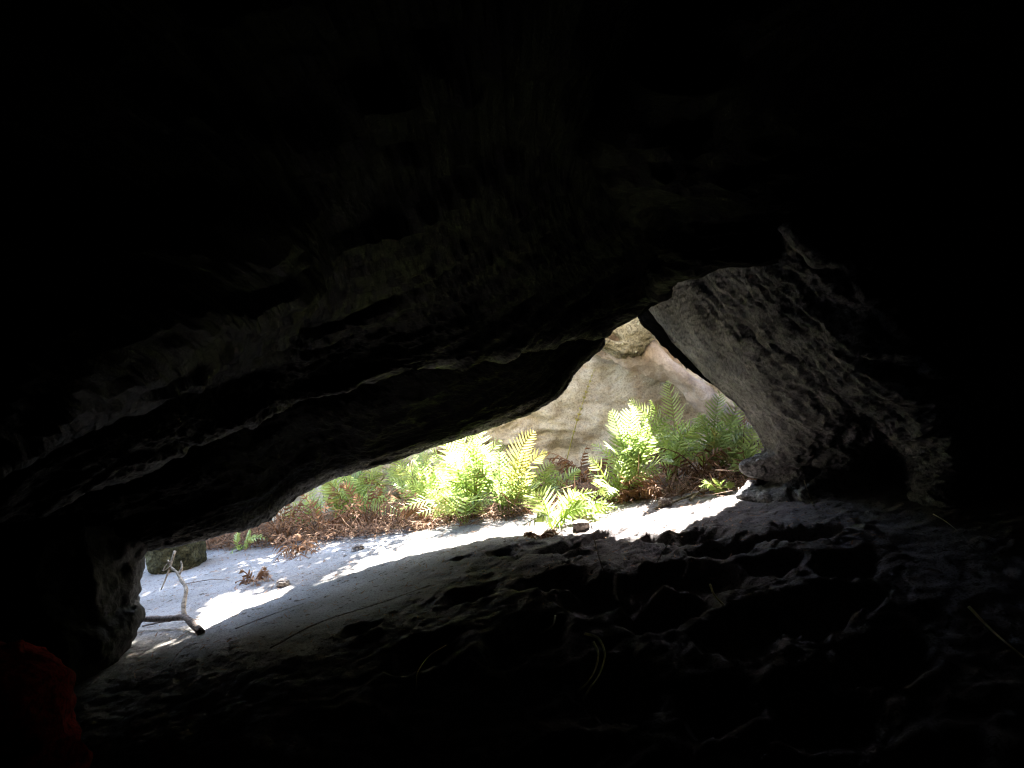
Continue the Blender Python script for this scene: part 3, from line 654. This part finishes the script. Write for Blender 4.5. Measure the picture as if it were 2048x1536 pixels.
# ------------------------------------------------------------------ litter: uncountable dry leaves and stalk bits on the bank
rs = random.Random(99); mb = MB()
for k in range(12000):
    x = rs.uniform(-2.4, 1.4); y = bank_edge(x) + abs(rs.gauss(0, .45)) - .03
    if y > 5.3 or (x > -.4 and rs.random() < .45): continue
    z = ground_z(x, y) + rs.uniform(0, .06) * rs.random()
    a = rs.uniform(0, 6.28); el = rs.uniform(-.2, .7); L = rs.uniform(.03, .16) * (2.4 if rs.random() < .18 else 1)
    dv = np.array([math.cos(a) * math.cos(el), math.sin(a) * math.cos(el), math.sin(el)])
    w0 = rs.uniform(.0008, .0035)
    p0 = np.array([x, y, z]); sd_ = np.cross(dv, [rs.uniform(-.5, .5), rs.uniform(-.5, .5), 1]); sd_ /= np.linalg.norm(sd_) + 1e-6
    bend = np.array([0, 0, -L * rs.uniform(-.2, .4)])
    pts = [p0, p0 + dv * L * .5, p0 + dv * L + bend]
    mb.strip([p - sd_ * w0 * f_ for p, f_ in zip(pts, (1, 1, .3))], [p + sd_ * w0 * f_ for p, f_ in zip(pts, (1, 1, .3))])
tag(mb.build('leaf_litter', M['litter']), 'dry brown fern litter covering the foot of the fern bank', 'leaf litter', kind='stuff')
mb = MB()
for k in range(2200):
    x = rs.uniform(-2.2, 1.2); y = rs.uniform(2.2, bank_edge(x)); z = ground_z(x, y) + .003
    a = rs.uniform(0, 6.28); L = rs.uniform(.006, .035); dv = np.array([math.cos(a), math.sin(a), rs.uniform(0, .3)]); w0 = rs.uniform(.001, .003)
    sd_ = np.array([-math.sin(a), math.cos(a), .2]); p0 = np.array([x, y, z])
    mb.strip([p0 - sd_ * w0, p0 + dv * L - sd_ * w0 * .4], [p0 + sd_ * w0, p0 + dv * L + sd_ * w0 * .4])
tag(mb.build('sand_debris', M['litter']), 'scattered dark plant crumbs on the pale sand', 'debris', kind='stuff')

# ------------------------------------------------------------------ fallen branch on the left
b = onground(402, 1268)
root = empty('fallen_branch', b, 'bare fallen branch propped above pale sand beside the left rock pillar, with an upright fork', 'branch')
y0 = b[1]
mb = MB(); mb.tube(catmull([P(225, 1238, y0 + .22), P(290, 1238, y0 + .20), P(340, 1237, y0 + .16), P(368, 1234, y0 + .12), P(385, 1248, y0 + .06), P(403, 1266, y0)], 26), list(np.linspace(.013, .011, 18) + .0016 * np.sin(np.arange(18) * 2.1)) + list(np.linspace(.014, .015, 8)), 9)
mb.build('bough', M['bark'], root, b)
mb = MB(); mb.tube(catmull([P(369, 1236, y0 + .12), P(367, 1212, y0 + .19), P(372, 1178, y0 + .28), P(362, 1160, y0 + .34), P(354, 1145, y0 + .38), P(343, 1135, y0 + .41), P(336, 1120, y0 + .44)], 26), list(np.linspace(.010, .0035, 26) + .001 * np.sin(np.arange(26) * 1.7)), 8)
mb.build('fork', M['wood'], root, b)
mb = MB(); mb.tube(catmull([P(357, 1149, y0 + .37), P(364, 1135, y0 + .40), P(362, 1122, y0 + .42)], 10), list(np.linspace(.007, .003, 10)), 6)
mb.build('twig', M['wood'], root, b)
mb = MB(); mb.tube(catmull([P(322, 1180, y0 + .34), P(336, 1145, y0 + .40), P(350, 1102, y0 + .46)], 12), list(np.linspace(.002, .006, 12)), 6)
mb.build('twig', M['wood'], root, b)
mb = MB(); mb.tube(catmull([P(341, 1133, y0 + .41), P(326, 1142, y0 + .40), P(334, 1128, y0 + .42), P(342, 1122, y0 + .43)], 12), .0025, 5)
mb.build('twig', M['wood'], root, b)
mb = MB(); mb.tube(catmull([P(258, 1236, y0 + .21), P(256, 1215, y0 + .22), P(268, 1198, y0 + .24)], 10), list(np.linspace(.006, .004, 10)), 6)
mb.build('twig', M['straw'], root, b)

# ------------------------------------------------------------------ sticks and straws on the sand
def stick(name, label, pts, rad, mat, group, cat, k=6):
    pts = [np.asarray(p, float) for p in pts]
    base = min(pts, key=lambda p: p[2])
    mb = MB(); nn = 18
    mb.tube(catmull(pts, nn), list(np.linspace(rad, rad * .5, nn)), k)
    o = mb.build(name, M[mat], None, base); o.location = [float(c) for c in base]
    return tag(o, label, cat, group)
SG = 'dry sticks lying on the sand'; WG = 'pale straws standing in the dark sand'
for lab, pts, r in [
    ('thin dark stick crossing under the bare branch toward the pillar', [(285, 1255), (340, 1250), (400, 1243)], .004),
    ('long dark root lying across the dim smooth sand below the bright patch', [(540, 1300), (640, 1255), (760, 1210), (860, 1180)], .0022),
    ('dark twig lying on sand right of the upright fork', [(372, 1170), (420, 1166), (455, 1162)], .0028),
    ('thin stick slanting at the point of the bright sand patch', [(340, 1335), (365, 1308), (395, 1290)], .0022),
    ('slender stick beside the lower right of the bright sand patch', [(470, 1262), (540, 1240), (610, 1210)], .0018),
    ('reddish stick lying along the edge of litter at right', [(1310, 1020), (1420, 985), (1500, 965)], .006),
    ('grey stick crossing sand below the small bright fern', [(1380, 1003), (1405, 985), (1425, 965)], .006),
    ('faint dark twig lying on the trodden sand at right', [(1455, 1210), (1530, 1220), (1605, 1232)], .003),
    ('long thin stick in the litter at the left end of the bank', [(560, 1100), (640, 1080), (735, 1085)], .005)]:
    stick('dry_stick', lab, [onground(u, v, .006 + .01 * (i % 2)) for i, (u, v) in enumerate(pts)], r, 'bark' if 'reddish' not in lab and 'grey' not in lab else 'wood', SG, 'stick')
def straw(lab, pts, foot, r=.0016, mat='straw'):
    g = onground(*foot); ys = g[1]
    P3 = [P(u, v, ys - .02 * i) for i, (u, v) in enumerate(pts)]
    P3[-1] = g if pts[-1] == foot else P3[-1]
    stick('straw', lab, P3, r, mat, WG, 'straw', 5)
straw('short straight pale straw right of centre in the dark sand', [(1420, 1168), (1430, 1192), (1449, 1213)], (1449, 1213), .0036)
straw('short bent pale straw on the dark sand near the middle', [(1111, 1231), (1104, 1252), (1072, 1275)], (1072, 1275), .0036)
straw('long hooked straw, outer of the curved pair in the foreground', [(1170, 1267), (1198, 1277), (1210, 1310), (1198, 1350), (1180, 1375), (1165, 1400)], (1165, 1400), .0036)
straw('curved straw, inner and brighter of the pair in the foreground', [(1187, 1283), (1196, 1305), (1192, 1335), (1175, 1365), (1158, 1392)], (1158, 1392), .0036)
straw('faint straw arching over at the left of the foreground', [(893, 1290), (858, 1312), (835, 1345), (833, 1375)], (833, 1375), .0015)
straw('long pale straw leaning at the right edge of the foreground', [(1937, 1213), (1985, 1262), (2060, 1330)], (2060, 1330), .0036)
straw('tall thin grass stem standing up beside the footprints, before the bright sand', [(1186, 1068), (1198, 1115), (1216, 1168)], (1216, 1168), .0018, 'wood')
straw('pale straw lying flat across a footprint hollow', [(1340, 1122), (1290, 1121), (1247, 1119)], (1247, 1119), .0022)
straw('thin stem standing against the scalloped rock at right', [(1608, 960), (1618, 990), (1629, 1016)], (1629, 1016), .0018, 'wood')
straw('small straw at the foot of the dark right wall', [(1866, 1028), (1890, 1042), (1912, 1060)], (1912, 1060), .0015)
straw('dark stem leaning over the footprints, right of the tall one', [(1345, 1075), (1325, 1105), (1310, 1140)], (1310, 1140), .0014, 'bark')

# ------------------------------------------------------------------ red jacket at the lower left
rows = []
yj = 1.30
for (v, ur, k) in [(1312, -20, .3), (1328, 25, .6), (1355, 70, .85), (1395, 95, 1), (1450, 112, 1), (1500, 126, 1), (1580, 145, 1), (1680, 165, 1.0)]:
    a = P(-260, v, yj); b_ = P(ur, v, yj); c = (a + b_) / 2; rx = (b_[0] - a[0]) / 2 
    rows.append([c + np.array([rx * math.cos(t), .15 * k * math.sin(t), 0]) for t in np.linspace(0, 2 * math.pi, 17)])
top = np.mean(rows[0], axis=0) + np.array([0, 0, .012])
rows.insert(0, [top + (p - top) * .05 for p in rows[0]])
V = loft(rows, 130, 170); Nn = grid_normals(V)
Nn = np.where(((V - V.mean(1, keepdims=True)) * Nn).sum(-1, keepdims=True) < 0, -Nn, Nn)
fold = .020 * ridged(np.stack([V[..., 0] * 4 + V[..., 2] * 6, V[..., 1] * 4, V[..., 2] * 8 - V[..., 0] * 7], -1), 3, 151) - .010 + .004 * fbm(V * 30, 3, 152)
V = V + Nn * fold[..., None]; V[:, -1] = V[:, 0]
bj = np.array([V[..., 0].mean(), V[..., 1].mean(), V[..., 2].min()])
root = empty('red_jacket', bj, 'crumpled red cloth jacket bulging in the lower left corner of the cave', 'jacket')
grid_obj('cloth', V - bj, M['red'], root)

# ------------------------------------------------------------------ shrubs added on the cliff, out of frame, to shape sun and shade
def light_plane(p):
    return p[0] - p[1] * SUN[0] / SUN[1], p[2] - p[1] * SUN[2] / SUN[1]
GAP = [light_plane(G(u, v)) for u, v in [(362, 1316), (388, 1235), (412, 1200), (470, 1182), (530, 1188), (600, 1168), (575, 1205), (490, 1262), (405, 1310)]]
def in_gap(p):                                   # leaves are left out here to shape the patch of sun on the sand
    x, z = light_plane(p); c = False
    for i in range(len(GAP)):
        (x1, z1), (x2, z2) = GAP[i], GAP[i - 1]
        if (z1 > z) != (z2 > z) and x < (x2 - x1) * (z - z1) / (z2 - z1) + x1: c = not c
    return c
def shade_shrub(label, centre, size, nleaf, seed, thr=-.12):
    rs = random.Random(seed); root = empty('shade_shrub', (centre[0], centre[1], centre[2] - size[2]), label, 'shade_shrub', 'shrubs added on the cliff top for shade')
    o = np.array(root.location)
    mb = MB()
    for _ in range(7):
        e = np.array(centre) + np.array([rs.uniform(-.8, .8) * size[0], rs.uniform(-.6, .6) * size[1], rs.uniform(-.1, .8) * size[2]])
        mb.tube(catmull([o + np.array([rs.uniform(-.05, .05), 0, -.1]), (o + e) / 2 + np.array([rs.uniform(-.1, .1), 0, .05]), e], 8), list(np.linspace(.016, .004, 8)), 5)
    mb.build('stem', M['bark'], root, o)
    mb = MB()
    for _ in range(nleaf):
        while True:
            q = np.array([rs.uniform(-1, 1) for _ in range(3)])
            if (q ** 4).sum() < 1: break
        p = np.array(centre) + q * np.array(size)
        if fbm(np.array([p * 4.0]), 2, seed)[0] < thr or in_gap(p): continue
        a = np.array([rs.gauss(0, 1) for _ in range(3)]); a /= np.linalg.norm(a)
        s2 = np.cross(a, [rs.gauss(0, 1), rs.gauss(0, 1), rs.gauss(0, 1)]); s2 /= np.linalg.norm(s2) + 1e-6
        L = rs.uniform(.03, .07); W = L * .3
        pts = [p, p + a * L * .5, p + a * L]
        mb.strip([x - s2 * W * f_ for x, f_ in zip(pts, (.3, 1, .1))], [x + s2 * W * f_ for x, f_ in zip(pts, (.3, 1, .1))])
    mb.build('leaves', M['shade_shrub'], root, o)
shade_shrub('unseen leaves added on the cliff top to shade the left end of the fern bank', (-1.52, 5.2, H + 1.15), (.76, .3, .52), 7000, 201, -.42)
shade_shrub('unseen leaves added on the cliff top to block the sun, farthest left and highest', (-1.82, 5.3, H + 2.05), (.82, .3, .78), 15000, 204, -.7)
shade_shrub('unseen leaves added on the cliff top to dapple the middle of the fern bank', (-1.0, 5.35, H + .55), (.62, .3, .85), 5200, 202, -.09)
shade_shrub('unseen foliage added on the cliff top above the right-hand ferns', (1.75, 5.1, H + 2.25), (.4, .3, .3), 600, 203)

# tree added out of frame; its trunk throws shade across the sun strip
root = empty('shade_tree', (-.75, 5.35, H + .85), 'unseen slim trunk with crown, added on the cliff top to shade a band of sand', 'shade_tree')
o = np.array(root.location); mb = MB()
mb.tube(catmull([o + np.array([0, 0, -.25]), o + np.array([.02, .05, .9]), o + np.array([-.05, .1, 1.8]), o + np.array([.05, .2, 2.9])], 24), list(np.linspace(.06, .045, 24)), 12)
for k in range(8):
    a = k * 2.4; p0 = o + np.array([0, .12, 1.9 + .12 * k]); e = p0 + np.array([math.cos(a) * .9, math.sin(a) * .7, .5])
    mb.tube(catmull([p0, (p0 + e) / 2 + np.array([0, 0, .1]), e], 8), list(np.linspace(.03, .008, 8)), 6)
mb.build('trunk', M['bark'], root, o)
rs = random.Random(77); mb = MB()
for _ in range(2600):
    q = np.array([rs.gauss(0, .45), rs.gauss(0, .4), rs.gauss(0, .3)]); p = o + np.array([0, .3, 2.9]) + q * np.array([1.4, 1.2, 1])
    if p[2] < o[2] + 2.0 or fbm(np.array([p * 2.5]), 2, 7)[0] < -.1: continue
    a = np.array([rs.gauss(0, 1) for _ in range(3)]); a /= np.linalg.norm(a)
    s2 = np.cross(a, [rs.gauss(0, 1), rs.gauss(0, 1), rs.gauss(0, 1)]); s2 /= np.linalg.norm(s2) + 1e-6
    L = rs.uniform(.05, .10); W = L * .28; pts = [p, p + a * L * .5, p + a * L]
    mb.strip([x - s2 * W * f_ for x, f_ in zip(pts, (.3, 1, .1))], [x + s2 * W * f_ for x, f_ in zip(pts, (.3, 1, .1))])
mb.build('crown', M['shade_shrub'], root, o)
shade_shrub('slim unseen bush added round the cliff-top trunk to roughen its shade', (-.77, 5.3, H + 1.35), (.19, .22, .55), 900, 205, -.25)
